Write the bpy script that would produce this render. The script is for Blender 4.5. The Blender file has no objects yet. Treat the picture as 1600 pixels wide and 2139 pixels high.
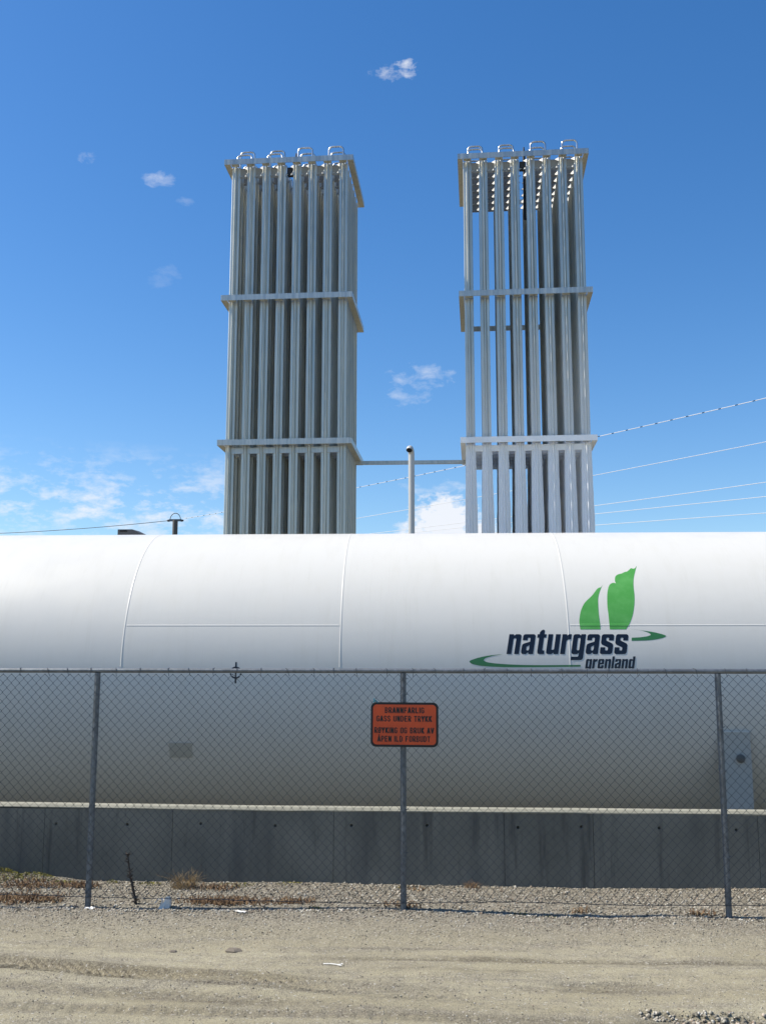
import bpy, bmesh, math, random
import numpy as np
from mathutils import Vector, Matrix
rnd = random.Random(7)
nrg = np.random.default_rng(11)
S = bpy.context.scene
COL = S.collection
R = math.radians

# ------------------------------------------------------------------ camera
PITCH, YAW, ROLL = .1526, .0556, .0012
cd = bpy.data.cameras.new("camera"); cam = bpy.data.objects.new("camera", cd); COL.objects.link(cam)
fw = Vector((-math.sin(YAW)*math.cos(PITCH), math.cos(YAW)*math.cos(PITCH), math.sin(PITCH)))
rt = Vector((math.cos(YAW), math.sin(YAW), 0)); up = rt.cross(fw)
r2 = math.cos(ROLL)*rt+math.sin(ROLL)*up; u2 = -math.sin(ROLL)*rt+math.cos(ROLL)*up
m = Matrix((r2, u2, -fw)).transposed().to_4x4(); m.translation = (0, 0, 1.7)
cam.matrix_world = m
cd.sensor_fit = 'VERTICAL'; cd.sensor_height = 24.0; cd.lens = 24.0*2150/2139
cd.clip_start = .05; cd.clip_end = 8000
S.camera = cam

# ------------------------------------------------------------------ sky, sun, exposure
SUN_EL, SUN_AZ = R(49), R(.15)             # sun to the left, a touch behind the fence line
SKY_STR = .120
w = bpy.data.worlds.new("World"); S.world = w; w.use_nodes = True
nt = w.node_tree; N = nt.nodes; L = nt.links
bg = N['Background']; bg.inputs[1].default_value = SKY_STR
sky = N.new('ShaderNodeTexSky'); sky.sky_type = 'NISHITA'; sky.sun_disc = False
sky.sun_elevation = SUN_EL; sky.sun_rotation = R(270)+SUN_AZ
sky.air_density = 1.0; sky.dust_density = .35; sky.ozone_density = 2.2; sky.altitude = 0
hsv = N.new('ShaderNodeHueSaturation'); hsv.inputs['Saturation'].default_value = 1.33
hsv.inputs['Value'].default_value = 1.0; hsv.inputs['Hue'].default_value = .5045
L.new(sky.outputs[0], hsv.inputs['Color'])
def math_node(op, a, b=None, c=None, clamp=False):
    n = N.new('ShaderNodeMath'); n.operation = op; n.use_clamp = clamp
    for i, v in enumerate((a, b, c)):
        if v is None: continue
        if isinstance(v, (int, float)): n.inputs[i].default_value = v
        else: L.new(v, n.inputs[i])
    return n.outputs[0]
tc = N.new('ShaderNodeTexCoord'); sep = N.new('ShaderNodeSeparateXYZ'); L.new(tc.outputs['Generated'], sep.inputs[0])
AZ = math_node('MULTIPLY', math_node('ARCTAN2', sep.outputs[0], sep.outputs[1]), 57.2958)
EL = math_node('MULTIPLY', math_node('ARCSINE', sep.outputs[2]), 57.2958)
def cloud_noise(sx, sy, detail, rough, dist=0.0):
    cmb = N.new('ShaderNodeCombineXYZ')
    L.new(math_node('MULTIPLY', AZ, sx), cmb.inputs[0]); L.new(math_node('MULTIPLY', EL, sy), cmb.inputs[1])
    n = N.new('ShaderNodeTexNoise'); n.inputs['Scale'].default_value = 1; n.inputs['Detail'].default_value = detail
    n.inputs['Roughness'].default_value = rough; n.inputs['Distortion'].default_value = dist
    L.new(cmb.outputs[0], n.inputs['Vector']); return n.outputs[0]
nz = cloud_noise(1.0, 1.9, 7, .62, .2)
nz2 = cloud_noise(.34, .8, 8, .66, .1)
# azimuth, elevation, half width, half height, density
CL = [(-2.75,31.8,1.3,.42,.40),(-1.85,32.0,.75,.50,.62),(-16.3,26.05,1.0,.55,.27),(-20.3,26.7,.55,.4,.24),(-14.7,25.05,.6,.25,.14),
      (-.75,16.2,2.1,.75,.27),(-1.9,15.1,1.4,.6,.24),(-15.8,21.1,1.1,.8,.08),
      (.25,8.25,2.2,1.7,2.2),(-.9,7.4,2.2,1.0,1.6),(1.8,7.3,2.6,1.2,1.8),(.1,10.1,2.4,.4,.35)]
acc = None
for i_, (a, e, ra, re, k) in enumerate(CL):
    amp = 1.9 if i_ in (8, 9, 10) else 4.2
    dx = math_node('DIVIDE', math_node('SUBTRACT', AZ, a), ra); dy = math_node('DIVIDE', math_node('SUBTRACT', EL, e), re)
    d2 = math_node('ADD', math_node('MULTIPLY', dx, dx), math_node('MULTIPLY', dy, dy))
    t = math_node('SUBTRACT', 1.0, d2)
    t = math_node('ADD', math_node('MULTIPLY', t, .8), math_node('MULTIPLY', math_node('SUBTRACT', nz, .54), amp))
    t = math_node('MULTIPLY', t, k, clamp=False)
    lim = math_node('SUBTRACT', 2.2, d2, clamp=True)
    t = math_node('MULTIPLY', math_node('MINIMUM', math_node('MAXIMUM', t, 0), .95), lim)
    acc = t if acc is None else math_node('MAXIMUM', acc, t)
# broken low bank of fair-weather cloud to the left of the view and on round the horizon
azw = math_node('SUBTRACT', 1.0, math_node('MULTIPLY', math_node('ADD', AZ, 12.2), .35), clamp=True)
far = math_node('MULTIPLY', math_node('SUBTRACT', math_node('ABSOLUTE', AZ), 40), .06, clamp=True)
azw = math_node('MAXIMUM', azw, far)
elw = math_node('SUBTRACT', 1.0, math_node('MULTIPLY', math_node('ABSOLUTE', math_node('SUBTRACT', EL, 8.6)), .27), clamp=True)
bank = math_node('MULTIPLY', math_node('SUBTRACT', math_node('ADD', nz2, math_node('MULTIPLY', math_node('SUBTRACT', nz, .5), .55)), .465), 4.6, clamp=True)
bank = math_node('MULTIPLY', math_node('MULTIPLY', bank, math_node('MULTIPLY', azw, elw)), .78)
acc = math_node('MINIMUM', math_node('MAXIMUM', acc, bank), .93)
ccol = N.new('ShaderNodeRGB'); ccol.outputs[0].default_value = (5.6, 5.75, 6.1, 1)
mx = N.new('ShaderNodeMix'); mx.data_type = 'RGBA'
L.new(acc, mx.inputs['Factor']); L.new(hsv.outputs[0], mx.inputs[6]); L.new(ccol.outputs[0], mx.inputs[7])
L.new(mx.outputs[2], bg.inputs[0])

sd = bpy.data.lights.new("sun", 'SUN'); sd.energy = 4.8; sd.angle = R(.53); sd.color = (1.0, .94, .84)
sun = bpy.data.objects.new("sun", sd); COL.objects.link(sun)
to_sun = Vector((-math.cos(SUN_EL)*math.cos(SUN_AZ), math.cos(SUN_EL)*math.sin(SUN_AZ), math.sin(SUN_EL)))
sun.rotation_euler = to_sun.to_track_quat('Z', 'Y').to_euler(); sun.location = (-20, 5, 25)
vs = S.view_settings; vs.view_transform = 'Standard'; vs.look = 'None'; vs.exposure = 0.45; vs.gamma = 1; vs.use_curve_mapping = False

# ------------------------------------------------------------------ helpers
def link(o, parent=None):
    COL.objects.link(o)
    if parent is not None: o.parent = parent
    return o
def tag(o, label=None, cat=None, group=None, kind=None):
    if label: o['label'] = label
    if cat: o['category'] = cat
    if group: o['group'] = group
    if kind: o['kind'] = kind
    return o
def empty(name, loc=(0, 0, 0), rz=0.0):
    o = bpy.data.objects.new(name, None); o.location = loc; o.rotation_euler = (0, 0, rz); o.empty_display_size = .2
    return link(o)
class MB:
    def __init__(s): s.v = []; s.f = []
    def add(s, vs, fs):
        b = len(s.v); s.v += [tuple(p) for p in vs]; s.f += [tuple(i+b for i in f) for f in fs]; return s
    def box(s, x0, x1, y0, y1, z0, z1):
        return s.add([(x0,y0,z0),(x1,y0,z0),(x1,y1,z0),(x0,y1,z0),(x0,y0,z1),(x1,y0,z1),(x1,y1,z1),(x0,y1,z1)],
                     [(0,3,2,1),(4,5,6,7),(0,1,5,4),(1,2,6,5),(2,3,7,6),(3,0,4,7)])
    def tube(s, pts, r, n=8, cap=True):
        pts = [Vector(p) for p in pts]; rr = r if hasattr(r, '__len__') else [r]*len(pts)
        vs = []; fs = []; prev = None
        for i, p in enumerate(pts):
            a = pts[max(i-1, 0)]; b = pts[min(i+1, len(pts)-1)]; t = (b-a).normalized()
            if prev is None:
                u = t.orthogonal().normalized()
            else:
                u = (prev-t*prev.dot(t)); u = u.normalized() if u.length > 1e-6 else t.orthogonal().normalized()
            prev = u; v = t.cross(u)
            for k in range(n):
                an = 2*math.pi*k/n; vs.append(p+(u*math.cos(an)+v*math.sin(an))*rr[i])
        for i in range(len(pts)-1):
            for k in range(n):
                k2 = (k+1) % n; fs.append((i*n+k, i*n+k2, (i+1)*n+k2, (i+1)*n+k))
        if cap:
            fs.append(tuple(reversed(range(n)))); fs.append(tuple((len(pts)-1)*n+k for k in range(n)))
        return s.add(vs, fs)
    def mesh(s, name):
        me = bpy.data.meshes.new(name); me.from_pydata(s.v, [], s.f); me.validate(); me.update(); return me
    def build(s, name, mat, parent=None, smooth=False, bevel=0.0):
        me = s.mesh(name); me.materials.append(mat)
        if bevel:
            bm = bmesh.new(); bm.from_mesh(me)
            bmesh.ops.bevel(bm, geom=bm.edges[:], offset=bevel, segments=2, affect='EDGES', profile=.5); bm.to_mesh(me); bm.free()
        if smooth: shade(me)
        return link(bpy.data.objects.new(name, me), parent)
def shade(me, ang=40):
    me.polygons.foreach_set('use_smooth', [True]*len(me.polygons))
    bm = bmesh.new(); bm.from_mesh(me)
    for e in bm.edges:
        e.smooth = len(e.link_faces) != 2 or e.calc_face_angle(0) < R(ang)
    bm.to_mesh(me); bm.free()
def arc(c, r, a0, a1, n, ax=(1,0,0), ay=(0,0,1)):
    c = Vector(c); ax = Vector(ax); ay = Vector(ay)
    return [c+ax*(r*math.cos(a0+(a1-a0)*i/n))+ay*(r*math.sin(a0+(a1-a0)*i/n)) for i in range(n+1)]

# ------------------------------------------------------------------ materials
def mat(name, base=(.5,.5,.5), rough=.6, metal=0.0, spec=.5):
    m = bpy.data.materials.new(name); m.use_nodes = True
    b = m.node_tree.nodes['Principled BSDF']
    b.inputs['Base Color'].default_value = (*base, 1); b.inputs['Roughness'].default_value = rough
    b.inputs['Metallic'].default_value = metal; b.inputs['Specular IOR Level'].default_value = spec
    return m
class NT:
    """small wrapper to write node trees shortly"""
    def __init__(s, m): s.t = m.node_tree; s.b = s.t.nodes['Principled BSDF']
    def n(s, typ, **k):
        n = s.t.nodes.new(typ)
        for a, v in k.items():
            if hasattr(n, a): setattr(n, a, v)
        return n
    def l(s, a, b): s.t.links.new(a, b)
    def val(s, sock, v):
        if isinstance(v, (int, float)): sock.default_value = v
        elif isinstance(v, (tuple, list)): sock.default_value = v
        else: s.l(v, sock)
    def co(s, kind='Object', scale=(1,1,1)):
        if kind == 'World': o = s.n('ShaderNodeNewGeometry').outputs['Position']
        else: o = s.n('ShaderNodeTexCoord').outputs[kind]
        mp = s.n('ShaderNodeMapping'); mp.inputs['Scale'].default_value = scale; s.l(o, mp.inputs[0]); return mp.outputs[0]
    def noise(s, co, scale=5, detail=4, rough=.55, dist=0.0, out=0):
        n = s.n('ShaderNodeTexNoise'); n.inputs['Scale'].default_value = scale; n.inputs['Detail'].default_value = detail
        n.inputs['Roughness'].default_value = rough; n.inputs['Distortion'].default_value = dist; s.l(co, n.inputs['Vector']); return n.outputs[out]
    def voro(s, co, scale=5, out='Distance', feature='F1'):
        n = s.n('ShaderNodeTexVoronoi'); n.feature = feature; n.inputs['Scale'].default_value = scale; s.l(co, n.inputs['Vector']); return n.outputs[out]
    def ramp(s, f, stops):
        n = s.n('ShaderNodeValToRGB'); e = n.color_ramp.elements
        while len(e) < len(stops): e.new(.5)
        for el, (p, c) in zip(e, stops): el.position = p; el.color = (*c, 1) if len(c) == 3 else c
        s.l(f, n.inputs[0]); return n.outputs[0]
    def mr(s, f, a, b, c=0.0, d=1.0):
        n = s.n('ShaderNodeMapRange'); s.val(n.inputs[0], f)
        for i, v in enumerate((a, b, c, d)): n.inputs[i+1].default_value = v
        return n.outputs[0]
    def mix(s, f, a, b, blend='MIX'):
        n = s.n('ShaderNodeMix', data_type='RGBA', blend_type=blend); s.val(n.inputs[0], f)
        for k, v in ((6, a), (7, b)):
            s.val(n.inputs[k], (*v, 1) if isinstance(v, tuple) and len(v) == 3 else v)
        return n.outputs[2]
    def math(s, op, a, b=0.0, clamp=False):
        n = s.n('ShaderNodeMath', operation=op, use_clamp=clamp); s.val(n.inputs[0], a); s.val(n.inputs[1], b); return n.outputs[0]
    def sep(s, co):
        n = s.n('ShaderNodeSeparateXYZ'); s.l(co, n.inputs[0]); return n.outputs
    def bump(s, h, strength=.3, dist=.01):
        n = s.n('ShaderNodeBump'); n.inputs['Strength'].default_value = strength; n.inputs['Distance'].default_value = dist
        s.l(h, n.inputs['Height']); s.l(n.outputs[0], s.b.inputs['Normal'])
G3 = lambda v: (v, v, v)

M_white = mat('white_tank_paint', (.80,.80,.79), .38, 0, .45)
t = NT(M_white); co = t.co('Object'); st = t.noise(t.co('Object', (5, 1.2, .55)), 2.2, 5, .6)
dirt = t.noise(co, 3.0, 6, .65)
ln = t.noise(t.co('Object', (9, 1.0, .30)), 2.0, 6, .7); bl = t.noise(t.co('Object', (.25, .6, .6)), 1.6, 3)
c = t.mix(t.mr(st, .5, .8, 0, .22), (.71,.685,.615), (.58,.55,.455)); c = t.mix(t.mr(ln, .58, .74, 0, .20), c, (.54,.51,.42))
c = t.mix(t.mr(bl, .4, .65, 0, .10), c, (.67,.65,.58)); c = t.mix(t.mr(dirt, .5, .75, 0, .16), c, (.59,.565,.47)); t.l(c, t.b.inputs['Base Color'])
t.l(t.mr(dirt, .3, .7, .32, .46), t.b.inputs['Roughness']); t.bump(t.noise(t.co('Object', (.35,1.2,1.2)), 2.0, 2), .12, .02)

def alu(name, frost=False, base=(.70,.69,.615), rough=.40):
    m = mat(name, base, rough, .80)
    t = NT(m); co = t.co('World'); st = t.noise(t.co('World', (14, 14, .35)), 1.4, 5, .6); bl = t.noise(co, 2.2, 5, .6)
    c = t.mix(t.mr(st, .35, .7), tuple(x*.78 for x in base), tuple(min(x*1.14, .8) for x in base))
    c = t.mix(t.mr(bl, .5, .75, 0, .35), c, tuple(x*.72 for x in base))
    t.l(t.mr(st, .3, .7, rough-.08, rough+.12), t.b.inputs['Roughness'])
    if frost:
        z = t.sep(co)[2]; fn = t.noise(t.co('World', (6, 6, 1.5)), 2.2, 4, .6)
        zz = t.math('ADD', z, t.math('MULTIPLY', t.math('SUBTRACT', fn, .5), 1.6))
        x = t.sep(co)[0]
        zz = t.math('SUBTRACT', zz, t.math('MULTIPLY', t.math('SUBTRACT', x, 1.2), .5))
        f = t.math('MAXIMUM', t.mr(zz, 8.0, 5.9, 0, .55), t.mr(z, 5.86, 5.82, 0, 1.0))
        gr = t.noise(co, 60, 3, .6)
        c = t.mix(f, c, t.mix(t.mr(gr, .35, .65), (.93,.925,.91), (.97,.965,.95)))
        t.l(t.mr(f, 0, 1, .80, 0), t.b.inputs['Metallic'])
        t.l(t.mr(f, 0, 1, rough, .8), t.b.inputs['Roughness'])
        t.bump(t.math('MULTIPLY', gr, f), .5, .008)
    t.l(c, t.b.inputs['Base Color'])
    return m
M_alu = alu('weathered_aluminium'); M_alu_frost = alu('frosted_aluminium', True)
M_ring = alu('aluminium_angle', base=(.58,.575,.53), rough=.40)
M_tie = mat('dull_grey_sheet', (.30,.29,.26), .6, .25)
M_bright = alu('sun_catch_aluminium', base=(.58,.575,.55), rough=.6)  # for the added tabs that catch the sun under the top ring
M_pipe = alu('stainless_pipe', base=(.62,.63,.63), rough=.28)
M_vent = mat('dull_vent_steel', (.52,.515,.49), .55, .1)
M_dark = mat('dark_steel', (.035,.038,.042), .6, .4)
M_saddle = mat('grey_saddle_paint', (.50,.465,.39), .6)
M_boss = mat('brown_boss', (.13,.12,.10), .7)
M_black = mat('black_opening', (.006,.006,.006), .8)
M_galv = mat('galvanised_steel', (.20,.22,.25), .55, .6)
t = NT(M_galv); sp = t.voro(t.co('World'), 55, 'Color'); s2 = t.noise(t.co('World'), 7, 4)
t.l(t.mix(t.mr(s2, .4, .7, 0, .5), t.mix(t.sep(sp)[0], (.15,.165,.175), (.23,.245,.255)), (.12,.125,.125)), t.b.inputs['Base Color'])
M_wire = mat('fence_wire', (.075,.08,.082), .55, .4)
M_cable = mat('overhead_cable', (.78,.78,.78), .45, .2)
M_cable_dk = mat('overhead_cable_dark', (.03,.03,.035), .5)
M_wood = mat('pole_timber', (.12,.11,.10), .85)
t = NT(M_wood); t.l(t.mix(t.noise(t.co('Object', (20,20,.6)), 2, 5), (.07,.065,.06), (.19,.17,.15)), t.b.inputs['Base Color'])
M_green = mat('green_vinyl', (.075,.30,.075), .35)
t = NT(M_green); t.l(t.mix(t.mr(t.noise(t.co('Object'), 9, 5), .4, .7), (.085,.345,.065), (.12,.40,.095)), t.b.inputs['Base Color'])
M_green2 = mat('dark_green_vinyl', (.045,.19,.06), .35)
M_navy = mat('navy_lettering', (.006,.010,.020), .35)
M_plate = mat('dull_plate', (.50,.485,.42), .55, .1)
M_orange = mat('orange_sign_face', (.62,.105,.028), .5)
t = NT(M_orange); t.l(t.mix(t.mr(t.noise(t.co('Object'), 6, 4), .35, .7), (.74,.092,.018), (.56,.068,.015)), t.b.inputs['Base Color'])
M_signblk = mat('sign_black', (.008,.007,.008), .45)
M_teal = mat('teal_twine', (.01,.20,.27), .7)
M_paper = mat('white_litter', (.80,.77,.70), .7)
M_weed = mat('dry_weed', (.17,.10,.055), .9)
t = NT(M_weed); t.l(t.ramp(t.noise(t.co('World'), 40, 2), [(.3,(.075,.045,.03)), (.55,(.20,.12,.06)), (.75,(.36,.27,.14))]), t.b.inputs['Base Color'])
M_straw = mat('pale_straw', (.22,.155,.075), .9)
M_moss = mat('yellow_moss', (.16,.15,.02), .95)
t = NT(M_moss); t.l(t.ramp(t.noise(t.co('World'), 60, 3), [(.3,(.05,.05,.012)), (.5,(.17,.16,.025)), (.72,(.32,.27,.05))]), t.b.inputs['Base Color'])
M_twig = mat('dead_stalk', (.055,.042,.032), .9)

M_conc = mat('shuttered_concrete', (.2,.2,.2), .85)
t = NT(M_conc); cw = t.co('World')
big = t.noise(cw, 1.1, 5, .6); fine = t.noise(cw, 22, 6, .7); dr = t.noise(t.co('World', (7, 7, .45)), 1.6, 6, .65); dr2 = t.noise(t.co('World', (2.6, 2.6, .35)), 1.7, 5, .6)
c = t.mix(t.mr(big, .35, .68), (.15,.145,.115), (.275,.262,.21))
c = t.mix(t.mr(fine, .35, .7, 0, .5), c, (.20,.19,.155))
c = t.mix(t.mr(dr2, .50, .72, 0, .5), c, (.065,.068,.068))
c = t.mix(t.mr(dr, .55, .72, 0, .8), c, (.055,.052,.047))
c = t.mix(t.mr(dr, .24, .33, .55, 0), c, (.40,.40,.38))
t.l(c, t.b.inputs['Base Color']); pits = t.voro(cw, 34)
t.bump(t.math('ADD', t.math('MULTIPLY', fine, .5), t.mr(pits, 0, .16, 0, .5)), .45, .006)
M_cope = mat('concrete_coping', (.46,.45,.42), .85)
t = NT(M_cope); t.l(t.mix(t.noise(t.co('World'), 9, 6, .7), (.20,.19,.145), (.40,.38,.29)), t.b.inputs['Base Color'])

def earth(name, near=True):
    m = mat(name, (.3,.27,.22), .95, 0, .2)
    t = NT(m); co = t.co('World'); xyz = t.sep(co)
    n1 = t.noise(t.co('World', (.45, 1.6, 1)), 1.3, 6, .62); n2 = t.noise(co, 9, 5, .65); n3 = t.noise(t.co('World', (.5, 3.5, 1)), 1.8, 5, .6)
    g1 = t.voro(co, 95, 'Color'); g2 = t.voro(co, 210, 'Color'); gn = t.noise(co, 160, 3, .7)
    dust = t.mix(t.mr(n1, .35, .68), (.37,.328,.212), (.485,.44,.305))
    dust = t.mix(t.mr(n3, .5, .75, 0, .55), dust, (.335,.308,.225))
    dust = t.mix(t.mr(n2, .5, .72, 0, .22), dust, (.24,.205,.15))
    gravel = t.mix(t.mr(t.sep(g1)[0], 0, 1), (.065,.056,.04), (.47,.43,.34))
    gravel = t.mix(t.mr(t.sep(g2)[1], .15, .95, 0, .55), gravel, (.34,.30,.235))
    # loose gravel lies by the fence and in patches on the track
    band = t.mr(t.math('ADD', xyz[1], t.math('MULTIPLY', t.math('SUBTRACT', n2, .5), .5)), 6.55, 7.45)
    pat = t.mr(t.math('ADD', t.math('MULTIPLY', n3, .6), t.math('MULTIPLY', n2, .4)), .44, .60, 0, .70)
    f = t.math('MAXIMUM', band, pat)
    c = t.mix(f, dust, gravel)
    c = t.mix(t.mr(gn, .35, .62, 0, .52), c, (.165,.142,.098))
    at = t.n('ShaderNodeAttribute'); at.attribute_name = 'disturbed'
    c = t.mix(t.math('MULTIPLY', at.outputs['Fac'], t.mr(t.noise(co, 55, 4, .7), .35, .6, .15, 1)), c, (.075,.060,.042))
    sp = t.mr(t.sep(g2)[0], .84, .90, 0, .55); c = t.mix(sp, c, (.09,.08,.065))
    sp2 = t.mr(t.sep(g1)[1], .965, .98, 0, .5); c = t.mix(sp2, c, (.5,.47,.41))
    t.l(c, t.b.inputs['Base Color'])
    v = t.voro(co, 95); v2 = t.voro(co, 210)
    hgt = t.math('ADD', t.math('MULTIPLY', t.math('SUBTRACT', 1, v), t.mr(f, 0, 1, .25, 1)), t.math('ADD', t.math('MULTIPLY', gn, .7), t.math('MULTIPLY', t.math('SUBTRACT', 1, v2), .35)))
    t.bump(hgt, .95, .007)
    return m
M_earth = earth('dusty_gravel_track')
M_stone = mat('loose_stone', (.4,.4,.36), .9)
t = NT(M_stone); vc = t.voro(t.co('World'), 42, 'Color'); sx = t.sep(vc)
c = t.ramp(sx[0], [(0,(.08,.07,.052)), (.35,(.20,.178,.132)), (.7,(.36,.327,.255)), (1,(.62,.58,.49))])
c = t.mix(t.mr(sx[1], .8, .9, 0, .6), c, (.36,.26,.18)); c = t.mix(t.mr(t.noise(t.co('World'), 90, 3), .5, .7, 0, .4), c, (.24,.23,.2))
t.l(c, t.b.inputs['Base Color'])

# ------------------------------------------------------------------ terrain
def value_noise(X, Y, sx, sy, seed):
    g = np.random.default_rng(seed).random((256, 256))
    u = X/sx+1000.3; v = Y/sy+1000.7; i = np.floor(u).astype(int); j = np.floor(v).astype(int)
    fu = u-i; fv = v-j; fu = fu*fu*(3-2*fu); fv = fv*fv*(3-2*fv); a = lambda p, q: g[p % 256, q % 256]
    return (a(i,j)*(1-fu)+a(i+1,j)*fu)*(1-fv)+(a(i,j+1)*(1-fu)+a(i+1,j+1)*fu)*fv-.5
def sm(x, a, b):
    t = np.clip((x-a)/(b-a), 0, 1); return t*t*(3-2*t)
def height(X, Y, dist=False):
    H = value_noise(X,Y,1.3,.9,1)*.030+value_noise(X,Y,.42,.26,2)*.012+value_noise(X,Y,.13,.08,3)*.006
    H += value_noise(X,Y,.05,.035,4)*.006*sm(Y,6.5,7.1)+value_noise(X,Y,.035,.025,5)*.0025
    H += value_noise(X,Y,.6,.09,8)*.008*(1-sm(Y,6.6,7.0))                    # smeared wheel passes along the track
    edge = 6.98+.10*value_noise(X,Y,.9,.9,9)
    H += .022*sm(Y,edge-.16,edge+.10)                                          # the loose gravel stands a little higher than the track
    H -= .014*np.exp(-((Y-7.62-.03*value_noise(X,Y,.5,5,21))/.05)**2)
    H += .05*sm(-X,2.7,3.5)*sm(Y,8.15,8.45)+.02*sm(X,1.2,2.2)*sm(Y,8.0,8.45)
    # tyre track with its cleat marks, running slightly towards the viewer to the right
    yc = np.interp(X,[-5,-2.61,-1.87,-1.42,-.32,.6,2.5],[6.55,6.27,6.12,6.05,5.84,5.72,5.5]); d = Y-yc
    fade = np.interp(X,[-5,-1.9,-.9,-.1,.5],[1,1,.75,.4,0])
    w_ = np.exp(-(d/.11)**4)
    ch = np.sin(2*math.pi*(X+np.abs(d)*1.1+.05*value_noise(X,Y,.25,.2,51))/.068)*(.55+1.3*value_noise(X,Y,.16,.06,52))
    H += fade*(w_*(-.018+.020*ch)+.014*np.exp(-((d-.13)/.035)**2)+.012*np.exp(-((d+.13)/.04)**2))
    d2 = Y-(yc-.26+.05*X); H += fade*.5*np.exp(-(d2/.09)**4)*(-.008+.006*np.sin(2*math.pi*(X-np.abs(d2))/.09))
    d3 = Y-(5.42-.02*X); H += .55*np.exp(-(d3/.07)**4)*(-.008+.006*np.sin(2*math.pi*X/.08)*sm(-X,-.6,.3))
    d4 = Y-(6.47+.0*X); H += -.007*np.exp(-(d4/.03)**2)*sm(X,-1.0,-.3)
    # a small broken lip lower right
    lip = 5.615-.13*(X-1.03)+.05*value_noise(X,Y,.2,9,31); H -= .035*sm(-Y,-lip,-lip+.05)*sm(X,.85,1.15)*sm(Y,5.15,5.45)
    lip2 = 6.10+.03*value_noise(X,Y,.2,9,33); H -= .016*sm(-Y,-lip2,-lip2+.03)*sm(Y,5.85,6.07)*sm(X,.55,.7)*sm(-X,-1.35,-1.0)
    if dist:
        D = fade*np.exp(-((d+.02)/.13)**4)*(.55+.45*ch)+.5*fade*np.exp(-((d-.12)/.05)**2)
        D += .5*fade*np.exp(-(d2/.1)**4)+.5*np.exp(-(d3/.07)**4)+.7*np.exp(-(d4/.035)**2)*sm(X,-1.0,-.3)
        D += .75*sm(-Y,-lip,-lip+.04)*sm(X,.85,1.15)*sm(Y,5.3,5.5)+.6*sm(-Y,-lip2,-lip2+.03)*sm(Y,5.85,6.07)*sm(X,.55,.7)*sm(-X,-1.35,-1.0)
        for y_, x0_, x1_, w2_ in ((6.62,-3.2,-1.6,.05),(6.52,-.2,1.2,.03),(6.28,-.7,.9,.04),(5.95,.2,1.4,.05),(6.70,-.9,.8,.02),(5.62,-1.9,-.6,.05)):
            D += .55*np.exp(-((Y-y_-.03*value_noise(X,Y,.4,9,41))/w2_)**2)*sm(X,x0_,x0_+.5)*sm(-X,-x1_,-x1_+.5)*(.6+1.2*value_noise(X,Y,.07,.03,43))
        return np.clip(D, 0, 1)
    return H
xs = np.arange(-5.6, 5.61, .02); ys = np.concatenate([np.arange(2.6, 4.8, .04), np.arange(4.8, 8.60, .0135)])
X, Y = np.meshgrid(xs, ys); Z = height(X, Y)
edge_f = sm(X,-5.6,-5.2)*sm(-X,-5.6,-5.2)*sm(Y,2.6,3.2); Z = Z*edge_f-.02*(1-edge_f)
nx, ny = len(xs), len(ys)
me = bpy.data.meshes.new('gravel_track'); V = np.stack([X, Y, Z], -1).reshape(-1, 3)
idx = np.arange(nx*ny).reshape(ny, nx); F = np.stack([idx[:-1,:-1], idx[:-1,1:], idx[1:,1:], idx[1:,:-1]], -1).reshape(-1, 4)
me.vertices.add(len(V)); me.vertices.foreach_set('co', V.ravel()); me.loops.add(F.size); me.loops.foreach_set('vertex_index', F.ravel())
me.polygons.add(len(F)); me.polygons.foreach_set('loop_start', np.arange(len(F))*4); me.polygons.foreach_set('use_smooth', np.ones(len(F), bool))
me.update(calc_edges=True); me.materials.append(M_earth)
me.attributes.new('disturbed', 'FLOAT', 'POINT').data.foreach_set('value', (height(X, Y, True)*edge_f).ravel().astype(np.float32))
tag(link(bpy.data.objects.new('gravel_track', me)), kind='structure')
b = MB(); B = 3000
b.add([(-B,-B,-.045),(B,-B,-.045),(B,8.555,-.045),(-B,8.555,-.045),(-B,8.56,-.75),(B,8.56,-.75),(B,B,-.75),(-B,B,-.75)], [(0,1,2,3),(3,2,5,4)])
tag(b.build('ground', M_earth), kind='structure')
b = MB(); b.add([(-B,8.56,-.75),(B,8.56,-.75),(B,B,-.75),(-B,B,-.75)], [(0,1,2,3)])
M_grass = mat('rough_turf', (.14,.12,.08), .95, 0, .2); t = NT(M_grass); t.l(t.mix(t.noise(t.co('World'), 3, 6, .7), (.10,.085,.05), (.19,.165,.105)), t.b.inputs['Base Color'])
tag(b.build('yard', M_grass), kind='structure')

g_ = np.random.default_rng(77); na, nr = 150, 9; vs_ = []; fs_ = []  # unseen green ridge added behind the camera to cut low sky light
for i in range(na+1):
    a = R(100+160*i/na); hh = 8+3*math.sin(i*.17)+2*math.sin(i*.41+1)+2*g_.random()
    for j in range(nr):
        q = j/(nr-1); rr = 75+45*q+g_.uniform(-2.5, 2.5); vs_.append((rr*math.sin(a), rr*math.cos(a), -.2+(hh*math.sin(q*math.pi/2)+g_.uniform(-1.6, 1.6)*(q > .05))))
for i in range(na):
    for j in range(nr-1): fs_.append((i*nr+j, (i+1)*nr+j, (i+1)*nr+j+1, i*nr+j+1))
b = MB(); b.add(vs_, fs_)
M_sky_blocker = mat('sky_blocker_green', (.05,.06,.025), .95, 0, .1); t = NT(M_sky_blocker); t.l(t.mix(t.noise(t.co('World'), .5, 6, .7), (.022,.030,.012), (.085,.095,.035)), t.b.inputs['Base Color'])
tag(b.build('sky_blocker_ridge', M_sky_blocker), kind='structure')

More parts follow.
